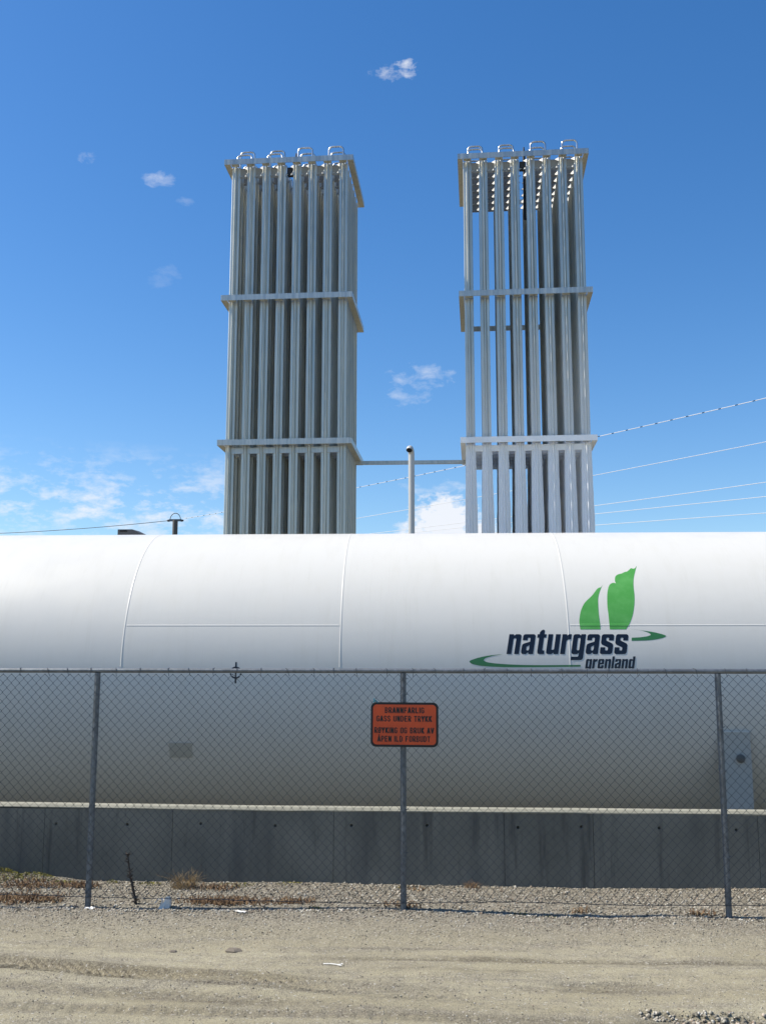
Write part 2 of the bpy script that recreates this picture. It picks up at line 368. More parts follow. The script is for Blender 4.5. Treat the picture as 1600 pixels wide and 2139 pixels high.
# loose stones: nobody could count them
def stones(name, n, yfun, rfun, seed, xr=(-4.6, 4.2)):
    g = np.random.default_rng(seed); x = g.uniform(*xr, n); y = yfun(g, n, x); r = rfun(g, n); r = np.where((y > 6.2) & (y < 7.5), r*np.interp(y, [6.2, 7.2, 7.62], [.45, .62, 1.0]), r); z = height(x, y)
    base = np.array([(1,0,0),(-1,0,0),(0,1,0),(0,-1,0),(0,0,1),(0,0,-1)], float)
    fc = np.array([(0,2,4),(2,1,4),(1,3,4),(3,0,4),(2,0,5),(1,2,5),(3,1,5),(0,3,5)])
    P = base[None]*g.uniform(.6,1.25,(n,6,1))*r[:,None,None]+g.normal(0,.16,(n,6,3))*r[:,None,None]; P[:,:,2] *= .72
    a = g.uniform(0, 6.28, n); c, s = np.cos(a)[:,None], np.sin(a)[:,None]
    Q = np.stack([P[:,:,0]*c-P[:,:,1]*s+x[:,None], P[:,:,0]*s+P[:,:,1]*c+y[:,None], P[:,:,2]+(z+r*.28)[:,None]], -1).reshape(-1,3)
    Fs = (fc[None]+6*np.arange(n)[:,None,None]).reshape(-1,3)
    me = bpy.data.meshes.new(name); me.vertices.add(len(Q)); me.vertices.foreach_set('co', Q.ravel()); me.loops.add(Fs.size)
    me.loops.foreach_set('vertex_index', Fs.ravel()); me.polygons.add(len(Fs)); me.polygons.foreach_set('loop_start', np.arange(len(Fs))*3)
    me.update(calc_edges=True); me.materials.append(M_stone); return link(bpy.data.objects.new(name, me))
def y_band(g, n, x):
    u = g.random(n); return np.where(u < .62, g.uniform(7.5, 8.46, n), np.clip(7.6-np.abs(g.normal(0, .42, n)), 6.3, 8.4))
o = stones('gravel', 40000, y_band, lambda g, n: .003+.0095*g.random(n)**2.6, 3)
tag(o, 'loose grey gravel strewn under the fence up to the concrete wall', 'gravel', kind='stuff')
o = stones('grit', 16000, lambda g, n, x: g.uniform(4.9, 7.2, n)**1.0, lambda g, n: .0016+.0050*g.random(n)**4, 4)
tag(o, 'fine grit scattered over the dusty track in front of the fence', 'grit', kind='stuff')
def lipy(g, n, x): return 5.60-.13*(x-1.03)+g.normal(-.035, .028, n)
o = stones('rubble', 620, lipy, lambda g, n: .004+.014*g.random(n)**2.5, 5, (.98, 2.1))
tag(o, 'coarse rubble along the broken lip of the dusty track', 'rubble', kind='stuff')

# ------------------------------------------------------------------ concrete wall
WY, WZ = 8.47, .61
wall = empty('retaining_wall', (0, WY, 0)); tag(wall, 'low grey concrete wall of shuttered panels between the fence and the tank', 'wall')
cuts = [-12,-9.6,-7.4,-5.4,-4.3,-3.214,-2.163,-.862,.49,1.187,2.46,3.6,4.8,6.4,8.4,12]
holes = [-5.6,-5.0,-4.35,-3.74,-3.12,-2.533,-1.934,-1.332,-.721,-.118,.60,1.096,1.699,2.294,2.9,3.5,4.1]
for i in range(len(cuts)-1):
    x0, x1 = cuts[i]+.0016, cuts[i+1]-.0016; fy = rnd.uniform(-.004, .004)
    bm = bmesh.new(); z1 = WZ-.022
    rect = [bm.verts.new(p) for p in ((x0,fy,-.8),(x1,fy,-.8),(x1,fy,z1),(x0,fy,z1))]
    ed = [bm.edges.new((rect[k], rect[(k+1) % 4])) for k in range(4)]
    for hx in holes:
        if x0+.03 < hx < x1-.03:
            hz = .474+rnd.uniform(-.008, .008); rg = [bm.verts.new((hx+.0125*math.cos(a), fy, hz+.0125*math.sin(a))) for a in [k*math.pi/5 for k in range(10)]]
            ed += [bm.edges.new((rg[k], rg[(k+1) % 10])) for k in range(10)]
            inn = [bm.verts.new((v.co.x*.4+hx*.6, fy+.035, v.co.z*.4+hz*.6)) for v in rg]
            for k in range(10): bm.faces.new((rg[k], rg[(k+1) % 10], inn[(k+1) % 10], inn[k]))
            bm.faces.new(inn)
    bmesh.ops.triangle_fill(bm, edges=ed, use_beauty=True)
    bk = [bm.verts.new((p.co.x, .19, p.co.z)) for p in rect]
    for k in range(4): bm.faces.new((rect[k], rect[(k+1) % 4], bk[(k+1) % 4], bk[k]))
    bm.faces.new(bk); bmesh.ops.recalc_face_normals(bm, faces=bm.faces[:])
    me = bpy.data.meshes.new('wall_panel'); bm.to_mesh(me); bm.free(); me.materials.append(M_conc); link(bpy.data.objects.new('wall_panel', me), wall)
b = MB()
prof = [(-.005,WZ-.026),(-.005,WZ-.018),(.012,WZ),(.145,WZ-.002),(.190,WZ-.02),(.196,WZ-.026)]
xx = np.linspace(-12, 12, 97); vs_ = []; 
for x in xx: vs_ += [(x, y+rnd.uniform(-.0015,.0015), z+.012*sm(np.array(-x),1.2,4.0)+rnd.uniform(-.001,.001)) for y, z in prof]
fs_ = []
for i in range(len(xx)-1):
    for k in range(6): fs_.append((i*6+k, (i+1)*6+k, (i+1)*6+(k+1) % 6, i*6+(k+1) % 6))
b.add(vs_, fs_); b.build('coping', M_cope, wall)

# ------------------------------------------------------------------ storage tank
TR, TZ, TAU, TD = 1.7, 1.60, .0102, 12.19
tank = empty('storage_tank', (-math.sin(TAU)*TD, math.cos(TAU)*TD, 0), TAU)
tag(tank, 'long white horizontal gas tank lying behind the concrete wall', 'tank')
RINGS = [-7.63,-5.39,-3.15,-.91,1.402,4.35,6.6,8.2]
X0, X1 = -9.4, 8.6; NS = 192
def cyl(x, s, r): a = s/TR; return (x, -r*math.cos(a), TZ+r*math.sin(a))
b = MB(); xr = np.linspace(X0, X1, 41); vs_ = [cyl(x, TR*2*math.pi*k/NS, TR) for x in xr for k in range(NS)]
fs_ = [(i*NS+k, (i+1)*NS+k, (i+1)*NS+(k+1) % NS, i*NS+(k+1) % NS) for i in range(len(xr)-1) for k in range(NS)]
b.add(vs_, fs_); b.build('shell', M_white, tank, smooth=True)
for xe, sg in ((X0, -1), (X1, 1)):
    b = MB(); K = 14; vs_ = []
    for j in range(K):
        q = j/K*math.pi/2; rr = TR*math.cos(q); dx = sg*.62*math.sin(q)
        vs_ += [(xe+dx, -rr*math.cos(2*math.pi*k/64), TZ+rr*math.sin(2*math.pi*k/64)) for k in range(64)]
    vs_.append((xe+sg*.62, 0, TZ))
    fs_ = [(j*64+k, (j+1)*64+k, (j+1)*64+(k+1) % 64, j*64+(k+1) % 64) for j in range(K-1) for k in range(64)]+[((K-1)*64+k, K*64, (K-1)*64+(k+1) % 64) for k in range(64)]
    if sg < 0: fs_ = [tuple(reversed(f)) for f in fs_]
    b.add(vs_, fs_); b.build('end_cap', M_white, tank, smooth=True)
def bump_r(x, s):     # how far weld beads and seam strips lift whatever is stuck over them
    h = 0
    for rx in RINGS: h = max(h, 0.0022*max(0, 1-(abs(x-rx)/.016)**4)) if abs(x-rx) < .016 else h
    if abs(s-SEAM) < .016 and (RINGS[2] < x < RINGS[3] or x > RINGS[4]): h = max(h, 0.0022*max(0, 1-(abs(s-SEAM)/.016)**4))
    return h
SEAM = .565
pr = [(-.009,.0003),(-.006,.0015),(-.003,.0022),(.003,.0022),(.006,.0015),(.009,.0003)]
for rx in RINGS:                                       # weld bands over the upper shell, stopping a little above the widest line
    b = MB(); NA = 96; sa, sb = .13, TR*math.pi-.13; vs_ = [cyl(rx+dx, sa+(sb-sa)*k/NA, TR+dr) for k in range(NA+1) for dx, dr in pr]
    fs_ = [(k*6+j, k*6+j+1, (k+1)*6+j+1, (k+1)*6+j) for k in range(NA) for j in range(5)]
    b.add(vs_, fs_); b.build('ring_seam', M_white, tank, smooth=True)
for xa, xb in ((RINGS[2]+.017, RINGS[3]-.017), (RINGS[4]+.017, RINGS[5]-.017), (RINGS[0]+.017, RINGS[1]-.017)):
    b = MB(); n = 12; vs_ = [cyl(xa+(xb-xa)*i/n, SEAM+ds, TR+dr) for i in range(n+1) for ds, dr in pr]
    fs_ = [(i*6+j, (i+1)*6+j, (i+1)*6+j+1, i*6+j+1) for i in range(n) for j in range(5)]
    b.add(vs_, fs_); b.build('long_seam', M_white, tank, smooth=True)

def decal(name, polys, mt, parent=tank, lift=.0012, label=None):
    """outlines (x, arc) with holes, filled, cut finely and laid on the shell"""
    bm = bmesh.new()
    for outs in polys:
        ed = []
        for pts in outs:
            vs = [bm.verts.new((x, s, 0)) for x, s in pts]; ed += [bm.edges.new((vs[i], vs[(i+1) % len(vs)])) for i in range(len(vs))]
        bmesh.ops.triangle_fill(bm, edges=ed, use_beauty=True)
    s0 = min(v.co.y for v in bm.verts); s1 = max(v.co.y for v in bm.verts); x0 = min(v.co.x for v in bm.verts); x1 = max(v.co.x for v in bm.verts)
    lev = list(np.arange(s0+.02, s1, .02))+[SEAM-.016, SEAM-.008, SEAM, SEAM+.008, SEAM+.016]
    for s in lev:
        if s0 < s < s1: bmesh.ops.bisect_plane(bm, geom=bm.verts[:]+bm.edges[:]+bm.faces[:], plane_co=(0, s, 0), plane_no=(0, 1, 0))
    for rx in RINGS:
        for dx in (-.016, -.008, 0, .008, .016):
            if x0 < rx+dx < x1: bmesh.ops.bisect_plane(bm, geom=bm.verts[:]+bm.edges[:]+bm.faces[:], plane_co=(rx+dx, 0, 0), plane_no=(1, 0, 0))
    for v in bm.verts: v.co = cyl(v.co.x, v.co.y, TR+lift+bump_r(v.co.x, v.co.y)*1.15)
    bmesh.ops.recalc_face_normals(bm, faces=bm.faces[:])
    for f in bm.faces:
        if f.normal.y > 0: f.normal_flip()
    me = bpy.data.meshes.new(name); bm.to_mesh(me); bm.free(); me.materials.append(mt)
    o = link(bpy.data.objects.new(name, me), parent)
    if label: o['label'] = label
    return o
def catmull(pts, keep=(), n=3):
    out = []; L_ = len(pts)
    for i in range(L_):
        p0, p1, p2, p3 = (Vector(pts[(i+k-1) % L_]) for k in range(4))
        if i in keep or (i+1) % L_ in keep: out.append(tuple(p1)); continue
        for j in range(n):
            t = j/n; out.append(tuple(.5*((2*p1)+(p2-p0)*t+(2*p0-5*p1+4*p2-p3)*t*t+(3*p1-p0-3*p2+p3)*t**3)))
    return out
LEAF1 = [(1.52,.52),(1.515,.596),(1.522,.649),(1.536,.71),(1.555,.759),(1.581,.808),(1.612,.847),(1.643,.877),(1.68,.918),(1.731,.99),(1.752,1.008),(1.774,1.014),(1.797,1.048),(1.777,1.01),(1.755,.955),(1.737,.902),(1.727,.844),(1.721,.758),(1.719,.676),(1.722,.596),(1.722,.52)]
LEAF2 = [(1.816,.52),(1.816,.596),(1.816,.689),(1.815,.772),(1.823,.873),(1.834,.947),(1.851,1.01),(1.871,1.05),(1.895,1.07),(1.915,1.076),(1.935,1.066),(1.93,1.099),(1.936,1.142),(1.949,1.172),(1.974,1.194),(2.013,1.208),(2.048,1.23),(2.077,1.239),(2.1,1.263),(2.123,1.291),(2.149,1.281),(2.167,1.291),(2.188,1.325),(2.169,1.267),(2.151,1.211),(2.13,1.141),(2.115,1.057),(2.109,.993),(2.106,.916),(2.098,.843),(2.085,.772),(2.064,.689),(2.039,.622),(2.012,.57),(1.978,.52)]
SW_R = [(2.011,.522),(2.115,.511),(2.232,.494),(2.322,.472),(2.36,.458),(2.37,.449),(2.344,.433),(2.264,.414),(2.158,.403),(2.024,.4),(2.027,.432),(2.109,.436),(2.182,.447),(2.209,.456),(2.219,.466),(2.198,.485),(2.141,.505),(2.076,.516)]
SW_L = [(.73,.263),(.611,.252),(.505,.232),(.425,.208),(.401,.196),(.395,.186),(.418,.166),(.49,.149),(.608,.138),(.806,.132),(1.134,.134),(1.501,.138),(1.502,.156),(1.135,.153),(.872,.157),(.688,.167),(.583,.18),(.546,.194),(.538,.204),(.557,.223),(.624,.244),(.69,.255)]
decal('leaf_emblem', [[catmull(LEAF1, (0,10,11,12,13,20))]], M_green, label='narrow green leaf of the emblem')
decal('leaf_emblem', [[catmull(LEAF2, (0,9,10,11,18,19,20,21,22,23,34))]], M_green, label='broad green leaf of the emblem')
decal('swoosh', [[catmull(SW_R, (0,9,10))]], M_green2, label='short green swoosh beside the lettering')
decal('swoosh', [[catmull(SW_L, (0,11,12))]], M_green2, label='long green swoosh under the lettering')
# heavy condensed slanted lower-case letters, x-height 1
rev = lambda P, w: [(w-x, 1-y) for x, y in P]; mir = lambda P, w: [(w-x, y) for x, y in P]
_n = [(0,0),(0,1),(.23,1),(.25,.93),(.35,1),(.53,1),(.60,.97),(.63,.90),(.63,0),(.385,0),(.385,.75),(.36,.79),(.29,.79),(.245,.75),(.245,0)]
_bowl = [(.245,.23),(.245,.77),(.28,.81),(.36,.81),(.385,.77),(.385,.23),(.36,.19),(.28,.19)]
GL = {
 'n': (.63, [_n]), 'u': (.63, [rev(_n, .63)]),
 'r': (.47, [[(0,0),(0,1),(.23,1),(.25,.92),(.34,1),(.47,1),(.47,.73),(.33,.73),(.245,.66),(.245,0)]]),
 'a': (.63, [[(0,.1),(.04,.03),(.1,0),(.25,0),(.36,.08),(.395,0),(.63,0),(.63,.9),(.6,.97),(.53,1),(.1,1),(.03,.97),(0,.9),(0,.69),(.245,.69),(.245,.79),(.28,.82),(.36,.82),(.385,.79),(.385,.62),(.12,.54),(.03,.49),(0,.4)],
             [(.245,.22),(.245,.36),(.385,.44),(.385,.24),(.35,.18),(.28,.18)]]),
 't': (.46, [[(.1,.12),(.13,.03),(.22,0),(.46,0),(.46,.18),(.37,.18),(.345,.22),(.345,.82),(.46,.82),(.46,1),(.345,1),(.345,1.2),(.27,1.24),(.18,1.2),(.1,1.1),(.1,1),(0,1),(0,.82),(.1,.82)]]),
 'g': (.63, [[(.1,0),(.3,0),(.385,.06),(.385,-.07),(.35,-.125),(.02,-.125),(.02,-.30),(.53,-.29),(.60,-.26),(.63,-.18),(.63,1),(.4,1),(.385,.93),(.3,1),(.1,1),(.03,.97),(0,.9),(0,.1),(.03,.03)], _bowl]),
 's': (.63, [[(0,.1),(.03,.03),(.1,0),(.53,0),(.60,.03),(.63,.1),(.63,.44),(.58,.53),(.26,.68),(.245,.72),(.245,.79),(.28,.82),(.36,.82),(.385,.79),(.385,.68),(.63,.68),(.63,.9),(.60,.97),(.53,1),(.1,1),(.03,.97),(0,.9),(0,.57),(.05,.48),(.37,.34),(.385,.3),(.385,.21),(.36,.18),(.28,.18),(.245,.21),(.245,.34),(0,.34)]]),
 'e': (.63, [[(.1,0),(.53,0),(.60,.03),(.63,.1),(.63,.34),(.385,.34),(.385,.21),(.36,.18),(.28,.18),(.245,.21),(.245,.43),(.63,.43),(.63,.9),(.60,.97),(.53,1),(.1,1),(.03,.97),(0,.9),(0,.1),(.03,.03)], [(.245,.6),(.245,.78),(.28,.82),(.36,.82),(.385,.78),(.385,.6)]]),
 'l': (.245, [[(0,0),(.245,0),(.245,1.28),(0,1.28)]]),
 'd': (.63, [[(.1,0),(.3,0),(.385,.07),(.4,0),(.63,0),(.63,1.28),(.385,1.28),(.385,.93),(.3,1),(.1,1),(.03,.97),(0,.9),(0,.1),(.03,.03)], _bowl]),
}
def word(txt, x, s, hx, width, shear, gap=.09):
    tot = sum(GL[c][0] for c in txt)+gap*(len(txt)-1); k = width/tot; pen = 0; polys = []
    for c in txt:
        gw, outs = GL[c]
        polys.append([[(x+(pen+px)*k+shear*py*hx, s+py*hx) for px, py in o] for o in outs]); pen += gw+gap
    return polys
decal('lettering', word('naturgass', .767, .264, .205, 1.195, .18), M_navy, lift=.0016, label='large dark slanted lettering')
decal('lettering', word('grenland', 1.545, .121, .094, .485, .18), M_navy, lift=.0016, label='small dark lettering at the fence rail')
# centre-of-gravity mark: cross and broken circle
def ring_seg(cx, cs, r0, r1, a0, a1, n=6):
    return [(cx+r1*math.cos(a0+(a1-a0)*i/n), cs+r1*math.sin(a0+(a1-a0)*i/n)) for i in range(n+1)]+[(cx+r0*math.cos(a1+(a0-a1)*i/n), cs+r0*math.sin(a1+(a0-a1)*i/n)) for i in range(n+1)]
cx, cs = -1.968, .075
segs = [[[(cx-.0085,cs-.108),(cx+.0085,cs-.108),(cx+.0085,cs+.106),(cx-.0085,cs+.106)]]]
for a0, a1 in ((40,84),(96,140),(8,30),(150,172),(220,264),(276,320),(188,210),(330,352)): segs.append([ring_seg(cx, cs, .046, .061, R(a0), R(a1))])
decal('centre_mark', segs, M_navy)
b = MB(); vs_ = []; n = 6
for i in range(n+1):
    s = -.812+(.167)*i/n; vs_ += [cyl(-2.66, s, TR+.006), cyl(-2.425, s, TR+.006), cyl(-2.66, s, TR+.0005), cyl(-2.425, s, TR+.0005)]
fs_ = []
for i in range(n): q = 4*i; fs_ += [(q,q+1,q+5,q+4),(q+2,q,q+4,q+6),(q+1,q+3,q+7,q+5)]
fs_ += [(0,2,3,1),(4*n,4*n+1,4*n+3,4*n+2)]
b.add(vs_, fs_); b.build('nameplate', M_plate, tank)
def saddle(x0, x1):
    yf = -(TR-.058); zt = 1.095; xm = (x0+x1)/2
    b = MB()
    b.box(x0, x1, yf, yf+.022, -.75, zt)
    n = 14; prof = [(yf+.0225,-.75)]+[(-(TR-.004)*math.cos(a), TZ+(TR-.004)*math.sin(a)) for a in [-math.asin((TZ-.9)/TR)-(math.pi-2*math.asin((TZ-.9)/TR))*i/n for i in range(n+1)]]+[(-yf-.0225,-.75)]
    m_ = len(prof); bm = bmesh.new()
    A = [bm.verts.new((xm-.015, y, z)) for y, z in prof]; Bv = [bm.verts.new((xm+.015, y, z)) for y, z in prof]
    for k in range(m_): bm.faces.new((A[k], A[(k+1) % m_], Bv[(k+1) % m_], Bv[k]))
    f1 = bm.faces.new(A); f2 = bm.faces.new(list(reversed(Bv))); bmesh.ops.triangulate(bm, faces=[f1, f2]); bmesh.ops.recalc_face_normals(bm, faces=bm.faces[:])
    me = bpy.data.meshes.new('web'); bm.to_mesh(me); bm.free(); me.materials.append(M_white)
    sdl = b.build('saddle', M_saddle, tank); link(bpy.data.objects.new('web', me), sdl)
    b = MB(); b.box(x0, x1, -yf-.022, -yf, -.75, zt); b.build('rear_plate', M_white, sdl)
    b = MB(); b.tube([(xm+.045, yf-.026, .845), (xm+.045, yf-.021, .845), (xm+.045, yf-.001, .845)], [.032,.041,.041], 20); b.build('bolt_boss', M_boss, sdl, smooth=True)
    b = MB(); b.box(x0-.004, x1+.004, yf-.004, yf+.004, zt+.002, zt+.012); b.build('edge_strip', M_white, sdl)
saddle(2.85, 3.155); saddle(-6.0, -5.64)
b = MB()   # small hood seen over the crown
hx = -3.955
b.add([(hx+x,y,z+(.018 if y > .7 else 0)*(z > 3.2)) for y in (.62,.95) for x, z in ((0,3.0),(0,3.468),(.185,3.468),(.30,3.412),(.30,3.0))],
      [(0,4,3,2,1),(5,6,7,8,9),(0,1,6,5),(1,2,7,6),(2,3,8,7),(3,4,9,8)])
hood = b.build('vent_hood', mat('hood_steel', (.09,.09,.09), .6, .3), tank); hood['label'] = 'small dark box with a sloping end over the crown'
b = MB(); b.box(hx+.03, hx+.12, .612, .621, 3.437, 3.456); b.build('slot', M_black, hood)

# ------------------------------------------------------------------ finned vaporiser towers
PITCH_X, PITCH_Y, NCOL, NROW, FIN = .293, .28, 8, 7, .080
ZB, ZM, ZC, FOOT = 5.825, 8.564, 11.245, -.75
def star(ft, tip, core):
    """four long fins with beaded tips and four short ones between"""
    pts = []
    for k in range(8):
        an = k*math.pi/4; d = Vector((math.cos(an), math.sin(an))); n = Vector((-d.y, d.x)); h = ft/2
        if k % 2 == 0: pts += [d*core-n*h, d*(tip-.012)-n*h, d*(tip-.008)-n*.0075, d*tip-n*.004, d*tip+n*.004, d*(tip-.008)+n*.0075, d*(tip-.012)+n*h, d*core+n*h]
        else: pts += [d*core-n*h, d*(tip*.52)-n*h, d*(tip*.52)+n*h, d*core+n*h]
    return pts
def sheath(sc, g):
    """thick rime that has filled the spaces between the fins"""
    pts = []
    for k in range(48):
        an = 2*math.pi*k/48; q = (an+math.pi/4) % (math.pi/2)-math.pi/4
        r = .066+.032*math.exp(-(q/.24)**2)+.012*math.exp(-((abs(q)-.62)/.2)**2)
        r -= .021*math.exp(-((abs(q)-.36)/.10)**2)
        r = r*sc+g.uniform(-.0022, .0022); pts.append(Vector((math.cos(an), math.sin(an)))*r)
    return pts
def prism(b, levels):
    m_ = len(levels[0][1]); vs_ = [(p.x, p.y, z-FOOT) for z, P in levels for p in P]
    fs_ = [(i*m_+k, i*m_+(k+1) % m_, (i+1)*m_+(k+1) % m_, (i+1)*m_+k) for i in range(len(levels)-1) for k in range(m_)]
    fs_.append(tuple(reversed(range(m_)))); fs_.append(tuple((len(levels)-1)*m_+k for k in range(m_)))
    b.add(vs_, fs_)
def tube_mesh(name, frost, seed):
    b = MB(); g = random.Random(seed)
    prism(b, [((5.70 if frost else FOOT+.25), star(.0045, FIN, .024)), (ZC-.085, star(.0045, FIN, .024))])
    b.tube([(0,0,-.02),(0,0,.27)], .022, 10); b.tube([(0,0,ZC-.09-FOOT),(0,0,ZC+.03-FOOT)], .018, 10)
    if frost:
        lev = []; z = FOOT+.25; wob = 0
        while z < 5.70:
            wob = wob*.8+g.uniform(-.012, .012); lev.append((z, sheath(float(np.interp(z, [3.2,4.4,5.2,5.66,5.70], [1.22,1.10,.98,.92,.86]))*(1+wob), g))); z += .05
        prism(b, lev)
    me = b.mesh(name)
    if frost: shade(me, 50)
    return me
def tower(loc, width, rz, frost, label):
    T = empty('vaporiser_tower', loc, rz); tag(T, label, 'tower', 'twin towers of finned tubes behind the tank')
    mt = M_alu_frost if frost else M_alu
    over = (width-(NCOL-1)*PITCH_X)/2; y0 = .17; dep = 2*y0+(NROW-1)*PITCH_Y; px = lambda c: over+c*PITCH_X; py = lambda r: y0+r*PITCH_Y
    meshes = [tube_mesh('finned_tube', frost, k) for k in range(3 if frost else 1)]
    for me in meshes: me.materials.append(mt)
    for r_ in range(NROW):
        for c in range(NCOL):
            o = link(bpy.data.objects.new('finned_tube', meshes[(r_*3+c) % len(meshes)]), T); o.location = (px(c), py(r_), 0); o.rotation_euler = (0, 0, (c*3+r_) % 4*math.pi/2)
    z = lambda v: v-FOOT
    for zt, nm in ((ZC, 'top_ring'), (ZM, 'middle_ring'), (ZB, 'lower_ring')):
        b = MB(); H = .105; z1 = z(zt); z0 = z1-H
        # vertical flanges (front and back run through, sides butt between) and the inward flange of the side angles
        b.box(0, width, 0, .012, z0, z1); b.box(0, width, dep-.012, dep, z0, z1)
        b.box(0, .012, .0125, dep-.0125, z0, z1); b.box(width-.012, width, .0125, dep-.0125, z0, z1)
        fl = over-FIN-.006
        b.box(.0125, fl, .0125, dep-.0125, z0+.002, z0+.014); b.box(width-fl, width-.0125, .0125, dep-.0125, z0+.002, z0+.014)
        b.build(nm, M_alu_frost if frost and zt == ZB else M_ring, T)
        # clip plates that hold each outer fin to the ring
        b = MB()
        for c in range(NCOL):
            b.box(px(c)-.072, px(c)+.072, .0125, y0-.055, z0+.004, z0+.016); b.box(px(c)-.072, px(c)+.072, dep-y0+.055, dep-.0125, z0+.004, z0+.016)
        b.build('fin_clips', M_ring, T)['kind'] = 'stuff'
    tie = MB(); w2 = (PITCH_X-.006)/2
    zt0, zt1 = z(ZC)-.315, z(ZC)-.11
    sl_ = lambda zz: 0.0
    P_ = [(-w2+.05,zt0),(w2-.05,zt0),(w2,zt0+.085),(w2,zt1),(-w2,zt1),(-w2,zt0+.085)]
    tie.add([(x,sl_(zz)-.003,zz) for x, zz in P_]+[(x,sl_(zz)+.003,zz) for x, zz in P_], [(0,1,2,3,4,5),(11,10,9,8,7,6)]+[(k, k+6, (k+1) % 6+6, (k+1) % 6) for k in range(6)])
    tm = tie.mesh('tie_plate'); tm.materials.append(M_tie)
    low = MB(); low.box(-w2, w2, -.02, .02, z(ZB)-.235, z(ZB)-.125); lm = low.mesh('spacer_bar'); lm.materials.append(M_alu_frost if frost else M_ring)
    def tri(P, th):
        n_ = (Vector(P[1])-Vector(P[0])).cross(Vector(P[2])-Vector(P[0])).normalized()*th; Q = [Vector(p)+n_ for p in P]
        g_ = MB(); g_.add(list(P)+Q, [(2,1,0),(3,4,5),(0,1,4,3),(1,2,5,4),(2,0,3,5)]); return g_
    gz = zt0+.03; yb = sl_(zt0)+.0  # small tabs added and angled to catch sun, standing for sunlit fin ends
    gm = tri([(.078,yb-.085,gz-.03),(.004,yb-.006,gz-.006),(.078,yb-.085,gz+.045)], .004).mesh('sun_catch_tab'); gm.materials.append(M_bright)
    gm2 = tri([(.080,-.082,zt1-.075),(.01,-.006,zt1-.004),(.080,-.082,zt1-.004)], .004).mesh('sun_catch_tab'); gm2.materials.append(M_bright)
    gl = tri([(-.078,-.012,gz-.022),(-.012,-.075,gz-.012),(-.078,-.012,gz+.012)], .004); glm = gl.mesh('sun_catch_tab'); glm.materials.append(M_bright)
    for r_ in range(NROW):
        for c in range(NCOL-1):
            xm = px(c)+PITCH_X/2
            for g_ in ([gm2, gm, glm] if r_ == 0 else [gm, glm]):
                o = link(bpy.data.objects.new('sun_catch_tab', g_), T); o.location = (xm, py(r_)+.0, 0)
            if c != 3: o = link(bpy.data.objects.new('tie_plate', tm), T); o.location = (xm, py(r_)+.005, 0)
            o = link(bpy.data.objects.new('spacer_bar', lm), T); o.location = (xm, py(r_), 0)
    # return bends over the first two rows stand taller or lower by turns
    def bend(xa, xb, y, h, lean):
        r = .075; zb_ = z(ZC)-.0; P = [(xa, y, zb_-.02)]+arc((xa+r, y, zb_+h-r), r, math.pi, math.pi/2, 5)+arc((xb-r, y, zb_+h-r), r, math.pi/2, 0, 5)+[(xb, y, zb_-.02)]
        P = [Vector((p[0], p[1]+lean*max(0, p[2]-zb_), p[2])) for p in P]
        b = MB(); b.tube(P, .017, 10); b.build('return_bend', M_pipe, T, smooth=True)
    for r_ in range(NROW):
        for k in range(4):
            if r_ == 0: h = .185 if k < 2 else .26
            elif r_ == 1: h = .37 if k < 2 else .29
            else: h = .22
            bend(px(2*k)+.01, px(2*k+1)-.01, py(r_), h, .25 if r_ == 0 and k < 2 else 0)
    b = MB(); xm = px(3)+PITCH_X/2; b.tube([(xm+.05, py(1)+.1, z(ZC)-1.1), (xm+.05, py(1)+.1, z(ZC)+.16), (xm+.05, py(1)+.1, z(ZC)+.36)], [.03,.03,.012], 12); b.build('riser', M_dark, T, smooth=True)
    b = MB(); b.box(xm-.055, xm+.055, py(0)+.03, py(0)+.13, z(ZC)-.26, z(ZC)-.108); b.build('junction_box', M_dark, T)
    b = MB(); 
    for cx_ in (.12, width-.12):
        for cy_ in (.15, dep-.15): b.box(cx_-.05, cx_+.05, cy_-.05, cy_+.05, .0, .26)
    b.build('foot', M_galv, T)
    return T
def front(xl, width, rz):  # ring corner when the front is turned about its middle
    c, s = math.cos(rz), math.sin(rz); return (xl+width/2-c*width/2, 18.0-s*width/2, FOOT)
tower(front(-4.012, 2.447, R(-1.72)), 2.447, R(-1.72), False, 'bare grey tower of upright finned tubes, the one without frost')
tower(front(.378, 2.413, R(-2.13)), 2.413, R(-2.13), True, 'tower of finned tubes with white frost on its lower third')
b = MB(); b.box(-1.64, .50, 19.57, 19.63, 5.653, 5.722)
tag(b.build('connecting_beam', M_ring), 'thin grey bar running level between the two tube towers', 'beam')
vent = empty('vent_pipe', (-.486, 17.62, FOOT)); tag(vent, 'slim steel vent pipe with a gooseneck top standing between the towers', 'vent pipe')
vd = Vector((-.18, -1, 0)).normalized(); zt_ = 6.18
P = [(0,0,0),(0,0,3),(0,0,zt_)]+arc(Vector((0,0,zt_-.02))+vd*.10, .10, R(180), R(33), 14, vd, (0,0,1))
b = MB(); b.tube(P, .053, 24, cap=False); b.build('pipe', M_vent, vent, smooth=True)
q0, q1 = Vector(P[-1]), (Vector(P[-1])-Vector(P[-2])).normalized()
b = MB(); b.tube([q0-q1*.012, q0-q1*.004], .0515, 24); b.build('mouth', M_black, vent)
